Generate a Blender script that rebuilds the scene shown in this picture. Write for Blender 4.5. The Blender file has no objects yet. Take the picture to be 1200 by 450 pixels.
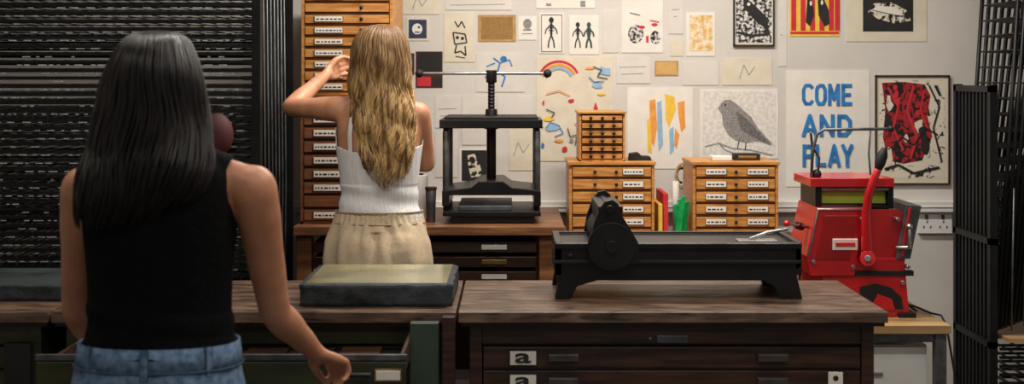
import bpy, bmesh, math, random
import numpy as np
from mathutils import Vector, Matrix, noise
random.seed(7)
sc = bpy.context.scene
try:
    sc.view_settings.view_transform = 'Standard'
    sc.view_settings.look = 'None'
except Exception: pass
# survey helpers: focal 1600px, eye height 1.6 m, horizon row 90, d = distance in metres
def X(px, d): return (px-600)*d/1600.0
def Z(py, d): return 1.6-(py-90)*d/1600.0
def P(px, py, d): return Vector((X(px, d), d, Z(py, d)))

def lin(h):
    h = h.lstrip('#'); o = []
    for i in (0, 2, 4):
        c = int(h[i:i+2], 16)/255.0
        o.append(c/12.92 if c <= .04045 else ((c+.055)/1.055)**2.4)
    return (o[0], o[1], o[2], 1)

MC = {}
def pm(name, c1, c2=None, scale=8, rough=.5, metal=0, bump=0, stretch=(1, 1, 1), p=(.35, .65), detail=5, bscale=None, coat=0, sss=0, rr=None, dist=0, spec=None, grad=None):
    if name in MC: return MC[name]
    m = bpy.data.materials.new(name); m.use_nodes = True
    nt = m.node_tree; b = nt.nodes['Principled BSDF']
    tc = nt.nodes.new('ShaderNodeTexCoord'); mp = nt.nodes.new('ShaderNodeMapping')
    mp.inputs['Scale'].default_value = stretch
    nt.links.new(tc.outputs['Object'], mp.inputs['Vector'])
    n = nt.nodes.new('ShaderNodeTexNoise'); n.inputs['Scale'].default_value = scale; n.inputs['Detail'].default_value = detail
    n.inputs['Distortion'].default_value = dist
    nt.links.new(mp.outputs[0], n.inputs['Vector'])
    r = nt.nodes.new('ShaderNodeValToRGB')
    r.color_ramp.elements[0].position = p[0]; r.color_ramp.elements[1].position = p[1]
    r.color_ramp.elements[0].color = lin(c1); r.color_ramp.elements[1].color = lin(c2 or c1)
    nt.links.new(n.outputs['Fac'], r.inputs[0]); colout = r.outputs[0]
    if grad:   # (z_low, z_high, dark hex) : darker toward z_high
        sx = nt.nodes.new('ShaderNodeSeparateXYZ'); nt.links.new(tc.outputs['Object'], sx.inputs[0])
        g = nt.nodes.new('ShaderNodeMapRange'); g.inputs['From Min'].default_value = grad[0]; g.inputs['From Max'].default_value = grad[1]
        g.inputs['To Max'].default_value = .85
        nt.links.new(sx.outputs['Z'], g.inputs['Value'])
        mx = nt.nodes.new('ShaderNodeMix'); mx.data_type = 'RGBA'; mx.blend_type = 'MIX'
        nt.links.new(g.outputs[0], mx.inputs[0]); nt.links.new(colout, mx.inputs[6]); mx.inputs[7].default_value = lin(grad[2]); colout = mx.outputs[2]
    nt.links.new(colout, b.inputs['Base Color'])
    b.inputs['Roughness'].default_value = rough; b.inputs['Metallic'].default_value = metal
    if spec is not None: b.inputs['Specular IOR Level'].default_value = spec
    if rr:
        mr = nt.nodes.new('ShaderNodeMapRange'); mr.inputs['To Min'].default_value = rr[0]; mr.inputs['To Max'].default_value = rr[1]
        nt.links.new(n.outputs['Fac'], mr.inputs['Value']); nt.links.new(mr.outputs[0], b.inputs['Roughness'])
    if coat: b.inputs['Coat Weight'].default_value = coat; b.inputs['Coat Roughness'].default_value = .15
    if sss:
        b.inputs['Subsurface Weight'].default_value = sss
        b.inputs['Subsurface Radius'].default_value = (.02, .008, .004)
    if bump:
        bn = nt.nodes.new('ShaderNodeBump'); bn.inputs['Strength'].default_value = bump; bn.inputs['Distance'].default_value = .01
        if bscale:
            n2 = nt.nodes.new('ShaderNodeTexNoise'); n2.inputs['Scale'].default_value = bscale; n2.inputs['Detail'].default_value = 4
            nt.links.new(mp.outputs[0], n2.inputs['Vector']); nt.links.new(n2.outputs['Fac'], bn.inputs['Height'])
        else: nt.links.new(n.outputs['Fac'], bn.inputs['Height'])
        nt.links.new(bn.outputs[0], b.inputs['Normal'])
    MC[name] = m
    return m

class MB:
    def __init__(s): s.bm = bmesh.new(); s.mats = []
    def mi(s, m):
        if m not in s.mats: s.mats.append(m)
        return s.mats.index(m)
    def fc(s, vs, m, sm=False):
        try: f = s.bm.faces.new(vs)
        except ValueError: return
        f.material_index = s.mi(m); f.smooth = sm
    def box(s, x0, x1, y0, y1, z0, z1, m, M=None):
        v = [Vector((x, y, z)) for x in (x0, x1) for y in (y0, y1) for z in (z0, z1)]
        if M: v = [M @ a for a in v]
        v = [s.bm.verts.new(a) for a in v]
        for q in ((0, 1, 3, 2), (4, 6, 7, 5), (0, 4, 5, 1), (2, 3, 7, 6), (0, 2, 6, 4), (1, 5, 7, 3)):
            s.fc([v[i] for i in q], m)
    def prism(s, pts, y0, y1, m, M=None):   # pts (x,z)
        a = [Vector((p[0], y0, p[1])) for p in pts]; b = [Vector((p[0], y1, p[1])) for p in pts]
        if M: a = [M @ q for q in a]; b = [M @ q for q in b]
        a = [s.bm.verts.new(q) for q in a]; b = [s.bm.verts.new(q) for q in b]
        s.fc(a, m); s.fc(b[::-1], m)
        for i in range(len(a)):
            j = (i+1) % len(a); s.fc([a[j], a[i], b[i], b[j]], m)
    def tube(s, pts, r, m, seg=10, cap=True):
        pts = [Vector(p) for p in pts]
        rs = r if isinstance(r, (list, tuple)) else [r]*len(pts)
        rings = []; prev = None
        for i, p in enumerate(pts):
            t = (pts[min(i+1, len(pts)-1)]-pts[max(i-1, 0)]).normalized()
            if prev is None:
                u = t.orthogonal().normalized()
            else:
                u = (prev-t*prev.dot(t)).normalized()
            prev = u; w = t.cross(u)
            rings.append([s.bm.verts.new(p+(u*math.cos(a)+w*math.sin(a))*rs[i]) for a in [2*math.pi*k/seg for k in range(seg)]])
        for A, B in zip(rings, rings[1:]):
            for k in range(seg):
                s.fc([A[k], A[(k+1) % seg], B[(k+1) % seg], B[k]], m, True)
        if cap: s.fc(rings[0][::-1], m); s.fc(rings[-1], m)
    def cyl(s, a, b, r, m, seg=20, r2=None): s.tube([a, b], [r, r if r2 is None else r2], m, seg)
    def sph(s, c, r, m, u=16, v=10, T=None):
        if not isinstance(r, (tuple, list)): r = (r, r, r)
        M = Matrix.Translation(Vector(c)) @ Matrix.Diagonal((r[0], r[1], r[2], 1))
        if T is not None: M = T @ M
        rings = []
        for j in range(1, v):
            ph = math.pi*j/v
            rings.append([s.bm.verts.new(M @ Vector((math.sin(ph)*math.cos(2*math.pi*k/u), math.sin(ph)*math.sin(2*math.pi*k/u), math.cos(ph)))) for k in range(u)])
        a = s.bm.verts.new(M @ Vector((0, 0, 1))); z = s.bm.verts.new(M @ Vector((0, 0, -1)))
        for k in range(u):
            s.fc([a, rings[0][k], rings[0][(k+1) % u]], m, True); s.fc([z, rings[-1][(k+1) % u], rings[-1][k]], m, True)
        for A, B in zip(rings, rings[1:]):
            for k in range(u): s.fc([A[k], B[k], B[(k+1) % u], A[(k+1) % u]], m, True)
    def build(s, name, bevel=.002, parent=None, recalc=True):
        if recalc: bmesh.ops.recalc_face_normals(s.bm, faces=s.bm.faces[:])
        me = bpy.data.meshes.new(name)
        co = [v.co for v in s.bm.verts]
        mn = Vector([min(c[i] for c in co) for i in range(3)]); mx = Vector([max(c[i] for c in co) for i in range(3)])
        o0 = Vector(((mn.x+mx.x)/2, (mn.y+mx.y)/2, mn.z))
        bmesh.ops.translate(s.bm, verts=s.bm.verts[:], vec=-o0)
        s.bm.to_mesh(me); s.bm.free()
        for m in s.mats: me.materials.append(m)
        ob = bpy.data.objects.new(name, me); sc.collection.objects.link(ob); ob.location = o0
        if bevel:
            b = ob.modifiers.new('b', 'BEVEL'); b.width = bevel; b.segments = 2; b.limit_method = 'ANGLE'; b.angle_limit = math.radians(40)
        if parent: setpar(ob, parent)
        return ob
def setpar(ob, p):
    ob.parent = p; ob.matrix_parent_inverse = Matrix.Translation(-p.location)

# ---------------- materials
wallm = pm('wall_paint', '#cac5be', '#d5d0c9', 3, .75, bump=.1, bscale=60)
floorm = pm('floor_concrete', '#4a4743', '#5f5b56', 4, .6, bump=.1)
ceilm = pm('ceiling_paint', '#b9b8b4', '#c4c3bf', 5, .8)
orange = pm('orange_wood', '#ad6c2e', '#d29650', 6, .42, stretch=(1.5, 3, 14), bump=.05, rr=(.35, .5))
orangeD = pm('orange_wood_dark', '#5f3516', '#734320', 6, .5, stretch=(1.5, 3, 14))
brown = pm('dark_brown_wood', '#23150f', '#44291c', 6, .4, stretch=(1.2, 3, 12), bump=.06)
brownD = pm('deep_brown_wood', '#130c09', '#1e130d', 6, .5, stretch=(1.2, 3, 12))
redbrown = pm('red_brown_wood', '#683d25', '#8a5636', 6, .45, stretch=(1.2, 3, 12), bump=.05)
redbrownD = pm('red_brown_wood_dark', '#331c12', '#432619', 6, .5, stretch=(1.2, 3, 12))
topwood = pm('worn_bench_top', '#2b1f18', '#7a6150', 7, .35, stretch=(1.3, 4, 6), bump=.12, rr=(.2, .55), detail=10, p=(.3, .72), dist=.6)
tablew = pm('table_wood', '#5a3822', '#8f5f3a', 5, .42, stretch=(1, 5, 10), bump=.06)
olive = pm('olive_paint', '#1f2416', '#3a3f20', 5, .5, bump=.06, stretch=(1, 2, 3))
oliveL = pm('olive_green_panel', '#26342a', '#38473a', 5, .5, bump=.06)
iron = pm('black_iron', '#0b0b0c', '#171718', 10, .36, metal=.2, bump=.04)
ironM = pm('black_matte', '#08080a', '#121213', 10, .6)
rackm = pm('rack_black_metal', '#07080a', '#101315', 10, .45, spec=.3)
glint = pm('painted_glint', '#8f9698', '#d4d8d8', 60, .35, metal=.3)  # pale colour standing in for glints of light on the rack, not actual clips
steel = pm('steel', '#8c8c8c', '#b4b4b2', 20, .3, metal=.9)
steelD = pm('dull_steel', '#4d5052', '#6d7072', 20, .42, metal=.6)
pull = pm('aged_pull_metal', '#3b3634', '#5a5350', 20, .35, metal=.6)
brass = pm('brass', '#80663a', '#a2854c', 20, .4, metal=.8)
whitep = pm('white_paper', '#dfdad1', '#e9e4da', 12, .8)
dullp = pm('offwhite_paper', '#d2cdc5', '#dad5cc', 12, .8)
creamp = pm('cream_paper', '#d3c9b4', '#ded5c1', 12, .8)
inkp = pm('black_ink', '#161515', '#242323', 12, .7)
greyink = pm('grey_ink', '#6d6c6b', '#a09d9a', 160, .8, detail=2)
etch = pm('etched_print', '#1b1a1a', '#d8d5d0', 70, .8, p=(.45, .56), detail=6)
etchR = pm('etched_red_print', '#a81f26', '#171011', 26, .8, p=(.46, .54), detail=5, dist=1.5)
etchC = pm('etched_cream_print', '#1d1b19', '#ddd3bf', 38, .8, p=(.47, .52), detail=4)
etchL = pm('light_linocut', '#1d1b19', '#ddd3bf', 30, .8, p=(.36, .42), detail=4, dist=1.2)
redI = pm('red_ink', '#c1222b', '#cf3038', 12, .7); bluei = pm('blue_ink', '#1b66a8', '#2f86c8', 30, .7)
ltblue = pm('light_blue_ink', '#7fa9c9', '#9bbdd6', 30, .7); orangei = pm('orange_ink', '#dd8a34', '#e8a24c', 30, .7)
yellowi = pm('yellow_ink', '#e3b93c', '#edc850', 30, .7); tan = pm('tan_card', '#a98552', '#bd9a66', 30, .8)
maroon = pm('maroon', '#3b1015', '#4f181e', 10, .7); darkblue = pm('navy_ink', '#222a45', '#323b5c', 20, .7)
redpaint = pm('red_enamel', '#b3131a', '#cc1d22', 6, .3, coat=.4)
limep = pm('lime_tray', '#90a02c', '#a8b544', 8, .4)
greenf = pm('green_film', '#0f8a45', '#24b060', 30, .25)
stoneT = pm('stone_top', '#6c6948', '#a09a70', 6, .12, coat=.6, rr=(.08, .25))
stoneS = pm('stone_side', '#0b0f12', '#2a3237', 12, .75, bump=.6, bscale=30)
plastic = pm('white_plastic', '#dedcd9', '#e6e4e1', 10, .4)
deskw = pm('desk_laminate', '#a98558', '#bf9c6e', 4, .4, stretch=(1, 6, 6))
skin1 = pm('skin_tan', '#b57a5c', '#c68b6a', 14, .45, sss=.15)
skin2 = pm('skin_warm', '#c78a68', '#d89c7a', 14, .45, sss=.15)
hairB = pm('black_hair', '#090606', '#1a1210', 40, .34, stretch=(3, 3, .4), spec=.42)
hairG = pm('blonde_hair', '#6b4a2a', '#d3ad74', 30, .42, stretch=(2.2, 2.2, .35), p=(.38, .62), grad=(1.50, 1.76, '#6a4b2e'), spec=.35)
hairGd = pm('blonde_hair_root', '#4a321e', '#7d5d3a', 26, .5, stretch=(2, 2, .3), spec=.3)
blackfab = pm('black_fabric', '#060607', '#0c0c0e', 90, .95, bump=.3, spec=.15)
denim = pm('denim', '#46607f', '#6f88a6', 70, .85, bump=.3, detail=8)
linen = pm('beige_linen', '#c6b091', '#cfbb9f', 120, .9, bump=.12, detail=3, spec=.2)
ribbed = pm('white_ribbed_cotton', '#e4e3e4', '#f0efef', 10, .85, stretch=(14, 14, .4), bump=.5)
lipm = pm('lips', '#a8524c', '#b5605a', 10, .4); eyew = pm('eye_white', '#e8e6e2', rough=.2); irism = pm('iris', '#2b1a12', rough=.2)
shoem = pm('shoe_canvas', '#d4d1cb', '#dedbd5', 30, .8); solem = pm('rubber_sole', '#e5e3df', rough=.6)

# ---------------- room
WY = 6.2
def room(name, a, m):
    b = MB(); b.box(*a, m); return b.build(name, 0)
room('wall_back', (-3.4, 3.4, WY, WY+.12, 0, 3), wallm)
room('wall_left', (-3.52, -3.4, -1.5, WY+.12, 0, 3), wallm)
room('wall_right', (3.4, 3.52, -1.5, WY+.12, 0, 3), wallm)
room('floor', (-3.52, 3.52, -1.5, WY+.12, -.1, 0), floorm)
room('ceiling', (-3.52, 3.52, -1.5, WY+.12, 3, 3.1), ceilm)
room('baseboard_back', (-3.4, 3.4, WY-.018, WY, 0, .12), plastic)
b = MB(); z0, z1 = Z(249, 6.15), Z(236, 6.15)
b.box(-1.0, 3.3, WY-.045, WY, z0, z1, plastic); b.box(-1.0, 3.3, WY-.05, WY-.02, (z0+z1)/2-.003, (z0+z1)/2+.003, whitep)
b.build('trim_1', .003)

# ---------------- cabinets with drawers
def drawers(b, x0, x1, y0, y1, z0, z1, n, wf, wb, fr=.012, lab=None, knob=None, topw=None, lw=.07, labs=None):
    b.box(x0, x0+fr, y0, y1, z0, z1, wf); b.box(x1-fr, x1, y0, y1, z0, z1, wf)
    b.box(x0-.006, x1+.006, y0-.008, y1, z1-.001, z1+fr, topw or wf); b.box(x0, x1, y0, y1, z0, z0+fr, wf)
    b.box(x0+fr, x1-fr, y0+.03, y1, z0+fr, z1, wb)
    h = (z1-z0-fr)/n
    for i in range(n):
        a = z0+fr+i*h
        b.box(x0+fr, x1-fr, y0+.003, y0+.03, a+h-.006, a+h, wb)
        b.box(x0+fr+.003, x1-fr-.003, y0-.003, y0+.028, a+.003, a+h-.009, wf)
        zc = a+h/2-.003
        for L in (lab or []):
            if random.random() < .12: continue
            cx = x0+(x1-x0)*L; lh = min(h*.22, .012)
            b.box(cx-lw/2-.003, cx+lw/2+.003, y0-.006, y0-.002, zc-lh-.002, zc+lh+.002, brass)
            b.box(cx-lw/2, cx+lw/2, y0-.007, y0-.005, zc-lh, zc+lh, whitep)
            xx = cx-lw/2+.006
            while xx < cx+lw/2-.012:
                w = random.uniform(.005, .016); w = min(w, cx+lw/2-.004-xx)
                b.box(xx, xx+w, y0-.0078, y0-.006, zc-lh*.3, zc+lh*.2, inkp); xx += w+.005
        for K in (knob or []):
            cx = x0+(x1-x0)*K
            b.cyl((cx, y0, zc), (cx, y0-.012, zc), .004, ironM, 8); b.sph((cx, y0-.016, zc), .0075, ironM, 10, 8)

TZ = 1.015
CY = 5.42
xa, xb = X(352, CY), X(459, CY)
b = MB(); drawers(b, xa, xb, CY, 5.95, TZ, 1.515, 9, redbrown, redbrownD, lab=[.3], knob=[.72], lw=.11)
b.build('type_drawer_cabinet', .0015)
b = MB(); drawers(b, xa+.004, xb+.004, CY, 5.93, 1.528, 2.08, 12, orange, orangeD, lab=[.3], knob=[.66], lw=.11)
b.build('type_drawer_cabinet', .0015)

# left table
b = MB()
b.box(-.855, X(662, 5.33), 5.33, 6.13, TZ-.035, TZ, tablew)
for x in (-.848, X(632, 5.35)):
    for y in (5.36, 6.04):
        b.box(x, x+.06, y, y+.06, 0, TZ-.035, tablew)
xl, xr = -.785, X(630, 5.4)
b.box(xl, xr, 5.4, 6.08, .70, .712, brownD); b.box(xl, xr, 6.06, 6.08, .3, TZ-.035, brownD)
for i in range(5):
    z = TZ-.05-.058*(i+1)
    for (u, v) in ((xl+.004, (xl+xr)/2-.004), ((xl+xr)/2+.004, xr-.004)):
        b.box(u, v, 5.38, 6.0, z, z+.042, brown if i % 2 else redbrownD)
        c = (u+v)/2+.05
        b.box(c-.05, c+.05, 5.372, 5.382, z+.012, z+.032, brass if i % 2 else whitep)
        b.box(c-.02, c+.02, 5.365, 5.375, z+.004, z+.010, ironM)
b.box(xl, xr, 5.36, 5.38, .1, .16, tablew)
b.build('wooden_workbench', .003)

# second low bench under the small cabinets
b = MB()
b.box(.235, 1.25, 5.55, 6.13, .875, .905, tablew)
for x in (.25, 1.18):
    for y in (5.58, 6.05): b.box(x, x+.05, y, y+.05, 0, .875, tablew)
b.box(.25, 1.23, 5.58, 5.6, .80, .875, brown); b.box(.25, 1.23, 5.6, 6.1, .3, .32, brown)
b.build('wooden_workbench', .003)
SY = 5.72
b = MB(); drawers(b, X(667, SY), X(767, SY), SY, 6.05, .905, Z(193, SY), 6, orange, orangeD, lab=[.75], knob=[.3, .55], lw=.085)
b.build('small_drawer_cabinet', .0015)
b = MB(); drawers(b, X(812, SY), X(912, SY), SY, 6.05, .905, Z(193, SY), 6, orange, orangeD, lab=[.27, .76], knob=[.5], lw=.085)
b.build('small_drawer_cabinet', .0015)
zt = Z(193, SY)+.012
b = MB(); drawers(b, X(679, SY), X(733, SY), SY+.02, 6.0, zt, Z(133, SY+.02), 6, orange, orangeD, knob=[.25, .5, .75], fr=.009)
b.build('miniature_drawer_chest', .0015)
b = MB(); b.prism([(X(737, 5.8), zt), (X(764, 5.8), zt), (X(762, 5.8), zt+.018), (X(752, 5.8), zt+.02), (X(748, 5.8), zt+.035), (X(738, 5.8), zt+.03)], 5.8, 5.86, ironM); b.build('tape_dispenser', .003)
b = MB(); b.box(X(835, 5.8), X(858, 5.8), 5.8, 5.9, zt, zt+.018, whitep); b.box(X(862, 5.8), X(892, 5.8), 5.82, 5.9, zt, zt+.028, ironM); b.box(X(866, 5.8), X(888, 5.8), 5.818, 5.83, zt+.008, zt+.02, brass); b.build('small_ink_tin_boxes', .003)
b = MB(); b.box(X(770, 5.8), X(775, 5.8), 5.75, 6.05, .906, Z(238, 5.8), yellowi); b.box(X(776, 5.8), X(782, 5.8), 5.76, 6.05, .906, Z(226, 5.8), redI); b.build('upright_folders', .002)
b = MB()
for i, (p0, p1) in enumerate([(788, 797), (799, 792), (795, 801), (791, 787)]):
    b.prism([(X(p0-3, 5.85+i*.03), .906), (X(p0+5, 5.85+i*.03), .906), (X(p1+3, 5.85+i*.03), Z(226+i*4, 5.85)), (X(p1-2, 5.85+i*.03), Z(228+i*4, 5.85))], 5.73+i*.03, 5.745+i*.03, greenf)
b.build('green_film_sheets', .001)
b = MB()
for k in range(3):
    b.tube([Vector((X(799, 6.12)+.030*math.cos(a)*(1-.12*k), 6.09+k*.02, Z(208, 6.0)+.055*math.sin(a)*(1-.2*k))) for a in [i*math.pi/10-.5 for i in range(18)]], .006, (tan, whitep, ironM)[k], 8)
b.cyl((X(795, 6.0), 6.09, .906), (X(795, 6.0), 6.09, Z(214, 6.0)), .014, whitep, 14)
b.build('rolled_paper', 0)

# ---------------- nipping press on table
b = MB(); d = 5.58
f = lambda px: X(px, d)
g = lambda py: Z(py, d)
b.box(f(530), f(626), 5.44, 5.86, TZ, g(247), iron)
b.box(f(521), f(633), 5.42, 5.88, g(249), g(243.5), iron)
b.box(f(538), f(600), 5.46, 5.84, g(243.5), g(238), steelD)
b.prism([(f(526), g(226)), (f(629), g(226)), (f(629), g(220)), (f(600), g(217)), (f(590), g(210)), (f(562), g(210)), (f(553), g(217)), (f(526), g(220))], 5.46, 5.84, iron)
for x in (524, 629):
    for y in (5.47, 5.83):
        b.cyl((f(x), y, g(246)), (f(x), y, g(149)), .011, iron, 14)
        b.cyl((f(x), y, g(222)), (f(x), y, g(152)), .013, steelD, 14)
    b.box(f(x-4), f(x+4), 5.44, 5.86, g(238), g(220), iron)
b.box(f(517), f(635), 5.44, 5.86, g(149), g(139), iron)
b.box(f(522), f(630), 5.47, 5.83, g(139), g(136), ironM)
b.cyl((f(575.5), 5.65, g(213)), (f(575.5), 5.65, g(150)), .020, iron, 20)
for i in range(14):
    z = g(150)+(g(98)-g(150))*i/13
    b.cyl((f(575.5), 5.65, z), (f(575.5), 5.65, z+.009), .0165, iron, 16, .013)
b.cyl((f(575.5), 5.65, g(152)), (f(575.5), 5.65, g(128)), .030, iron, 20, .024)
b.cyl((f(575.5), 5.65, g(200)), (f(575.5), 5.65, g(84)), .0135, iron, 16)
b.cyl((f(575.5), 5.65, g(97)), (f(575.5), 5.65, g(82)), .024, iron, 6)
b.cyl((f(489), 5.65, g(86)), (f(640), 5.65, g(86)), .0065, steel, 12)
for x in (490, 642): b.sph((f(x), 5.65, g(86)), .018, ironM)
b.build('iron_nipping_press', .003)

b = MB(); b.cyl((X(493, 5.6), 5.6, TZ), (X(493, 5.6), 5.6, Z(205, 5.6)), .030, plastic, 28); b.cyl((X(493, 5.6), 5.6, Z(205, 5.6)), (X(493, 5.6), 5.6, Z(203, 5.6)), .012, ironM, 16); b.build('paper_towel_roll', .003)
b = MB(); b.cyl((X(505, 5.5), 5.5, TZ), (X(505, 5.5), 5.5, Z(222, 5.5)), .017, steelD, 20, .022); b.cyl((X(505, 5.5), 5.5, Z(222, 5.5)), (X(505, 5.5), 5.5, Z(219, 5.5)), .024, maroon, 20); b.build('metal_can', .001)

# ---------------- plan chests
CZ = .95; CF = 3.77
def chest(name, x0, x1, front, edge, topm, back=4.36, pulls=(.2, .76), plates=True, skip_first=False):
    b = MB()
    b.box(x0, x1, CF, back, CZ-.03, CZ, topm)
    b.box(x0+.006, x1-.006, CF+.012, back-.01, CZ-.042, CZ-.03, edge)
    a0, a1 = x0+.03, x1-.03
    yf = CF+.035
    b.box(a0, a0+.035, yf, back-.02, 0, CZ-.042, front); b.box(a1-.035, a1, yf, back-.02, 0, CZ-.042, front)
    b.box(a0+.035, a1-.035, yf+.025, back-.02, .05, CZ-.042, edge)
    b.box(a0-.01, a1+.01, yf-.008, back-.02, 0, .09, front)
    b.box(a0+.035, a1-.035, yf+.004, yf+.03, CZ-.095, CZ-.042, front)
    z = CZ-.1; n = 0
    while z-.066 > .1:
        z2 = z-.066
        b.box(a0+.038, a1-.038, yf+.002 if not(n == 0 and skip_first) else yf+.02, yf+.03, z2+.004, z-.004, front)
        b.box(a0+.035, a1-.035, yf+.006, yf+.03, z2-.003, z2+.003, edge)
        for pu in pulls:
            cx = a0+(a1-a0)*pu; zc = (z+z2)/2
            b.box(cx-.042, cx+.042, yf-.016, yf+.002, zc+.004, zc+.012, pull)
            b.box(cx-.042, cx+.042, yf-.018, yf-.012, zc-.008, zc+.012, pull)
        z = z2; n += 1
    return b
b = chest('x', X(537, CF), X(1041, CF), brown, brownD, topwood, pulls=(.232, .748))
yf = CF+.035
b.box(X(770, yf), X(806, yf), yf-.003, yf+.005, Z(402, yf), Z(393, yf), steelD)
b.box(X(760, yf), X(764, yf), yf-.002, yf+.005, Z(399, yf), Z(395, yf), steelD)
rc = b.build('plan_chest', .002)
aL = []
for i, zc in enumerate([CZ-.1-.033-.066*k for k in range(3)]):
    lb = MB(); cx = X(613, yf); lb.box(cx-.04, cx+.04, yf-.004, yf+.003, zc-.022, zc+.022, inkp)
    lb.box(cx-.036, cx+.036, yf-.005, yf, zc-.019, zc+.019, dullp); lb.build('drawer_label_%d' % i, 0, rc)
    aL.append((cx, zc))
lb = MB(); cx = X(979, yf); lb.box(cx-.02, cx+.02, yf-.004, yf+.003, Z(452, yf), Z(436, yf), whitep); lb.sph((cx, yf-.004, Z(443, yf)), (.008, .001, .008), inkp); lb.build('drawer_tag', 0, rc)

def text_fit(s, x0, x1, z0, z1, y, m, name, parent, off=.0, sx=1):
    c = bpy.data.curves.new(name, 'FONT'); c.body = s; c.size = 1; c.extrude = .001; c.offset = off
    t = bpy.data.objects.new(name+'_tmp', c); sc.collection.objects.link(t)
    dg = bpy.context.evaluated_depsgraph_get(); me = bpy.data.meshes.new_from_object(t.evaluated_get(dg)); bpy.data.objects.remove(t)
    co = np.array([v.co[:] for v in me.vertices]); mn = co.min(0); mx = co.max(0)
    cx, cz = (x0+x1)/2, (z0+z1)/2
    for v in me.vertices:
        u = (v.co.x-mn[0])/(mx[0]-mn[0]); w = (v.co.y-mn[1])/(mx[1]-mn[1])
        v.co = (x0+(x1-x0)*u-cx, -v.co.z*.3, z0+(z1-z0)*w-cz)
    me.materials.clear(); me.materials.append(m)
    o = bpy.data.objects.new(name, me); sc.collection.objects.link(o); o.location = (cx, y, cz); setpar(o, parent); return o
for (cx, zc) in aL: text_fit('a', cx-.022, cx+.022, zc-.014, zc+.014, yf-.0062, inkp, 'letter_a', rc, .02)

# left chests
b = chest('x', X(60, CF)+.0, X(534, CF), olive, brownD, topwood, pulls=(.2, .8), skip_first=True)
ox0, ox1, oy = -1.17, -.265, 3.37
b.box(ox0, ox1, oy, oy+.022, .828, .912, brown)
b.box(ox0-.006, ox1+.006, oy-.003, oy+.004, .900, .915, steelD)
b.box(ox0-.003, ox1+.003, oy-.004, oy+.002, .826, .896, olive)
for x in (ox0+.01, ox1-.02): b.box(x, x+.01, oy, CF+.3, .832, .895, brown)
b.box(ox0+.01, ox1-.01, oy+.01, CF+.3, .832, .840, brownD)
for i in range(6):
    b.box(ox0+.05+i*.13, ox0+.16+i*.13, oy+.05, CF+.1, .840, .846+.002*(i % 3), (brownD, brown)[i % 2])
for cx in (-.915, -.395):
    for s in (-.04, .04): b.cyl((cx+s, oy-.004, .87), (cx+s, oy-.03, .87), .004, ironM, 8)
    b.cyl((cx-.05, oy-.03, .87), (cx+.05, oy-.03, .87), .006, ironM, 12)
for cx in (X(455, oy), X(103, oy)):
    b.box(cx-.034, cx+.034, oy-.007, oy, .848, .88, brass); b.box(cx-.03, cx+.03, oy-.008, oy-.004, .852, .876, whitep)
b.box(X(481, 3.72), X(514, 3.72), 3.70, 3.74, .06, Z(379, 3.7), oliveL)
b.box(X(518, 3.74), X(533, 3.74), 3.73, 3.79, 0, Z(374, 3.7), brown)
b.build('plan_chest', .002)
b = chest('x', -2.4, X(56, CF), olive, brownD, topwood, pulls=(.3, .7))
b.box(X(5, 3.79), X(36, 3.79), 3.785, 3.81, .1, .86, ironM)
b.build('plan_chest', .002)

# ---------------- litho stones
def stone(name, x0, x1, y0, y1, z0, z1, rag=.005, top=stoneT):
    b = MB(); nx, ny, nz = 26, 24, 5
    bm = b.bm; idx = {}
    def V(i, j, k):
        if (i, j, k) in idx: return idx[(i, j, k)]
        p = Vector((x0+(x1-x0)*i/nx, y0+(y1-y0)*j/ny, z0+(z1-z0)*k/nz))
        sd = (i in (0, nx)) or (j in (0, ny))
        if sd:
            n = noise.noise(p*28)*rag+noise.noise(p*70)*rag*.6
            if i in (0, nx): p.x += n*(1 if i else -1)
            if j in (0, ny): p.y += n*(1 if j else -1)
            if k == nz: p.z -= .003+abs(noise.noise(p*40))*.004
        if i in (0, nx) and j in (0, ny):
            p.x += .012*(1 if i == 0 else -1); p.y += .012*(1 if j == 0 else -1)
        idx[(i, j, k)] = bm.verts.new(p); return idx[(i, j, k)]
    for i in range(nx):
        for j in range(ny):
            edge = i in (0, nx-1) or j in (0, ny-1)
            b.fc([V(i, j, nz), V(i+1, j, nz), V(i+1, j+1, nz), V(i, j+1, nz)], stoneS if edge else top)
            b.fc([V(i, j+1, 0), V(i+1, j+1, 0), V(i+1, j, 0), V(i, j, 0)], stoneS)
    for k in range(nz):
        for i in range(nx):
            b.fc([V(i, 0, k), V(i+1, 0, k), V(i+1, 0, k+1), V(i, 0, k+1)], stoneS, True); b.fc([V(i+1, ny, k), V(i, ny, k), V(i, ny, k+1), V(i+1, ny, k+1)], stoneS, True)
        for j in range(ny):
            b.fc([V(0, j+1, k), V(0, j, k), V(0, j, k+1), V(0, j+1, k+1)], stoneS, True); b.fc([V(nx, j, k), V(nx, j+1, k), V(nx, j+1, k+1), V(nx, j, k+1)], stoneS, True)
    return b.build(name, 0)
stone('lithography_stone', X(350, 3.85), X(530, 3.85), 3.85, 4.27, CZ, CZ+.066)
stone('lithography_stone', -1.75, X(82, 3.95), 3.95, 4.3, CZ, CZ+.05, top=pm('slate_top', '#2b3030', '#42484a', 8, .3))

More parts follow.
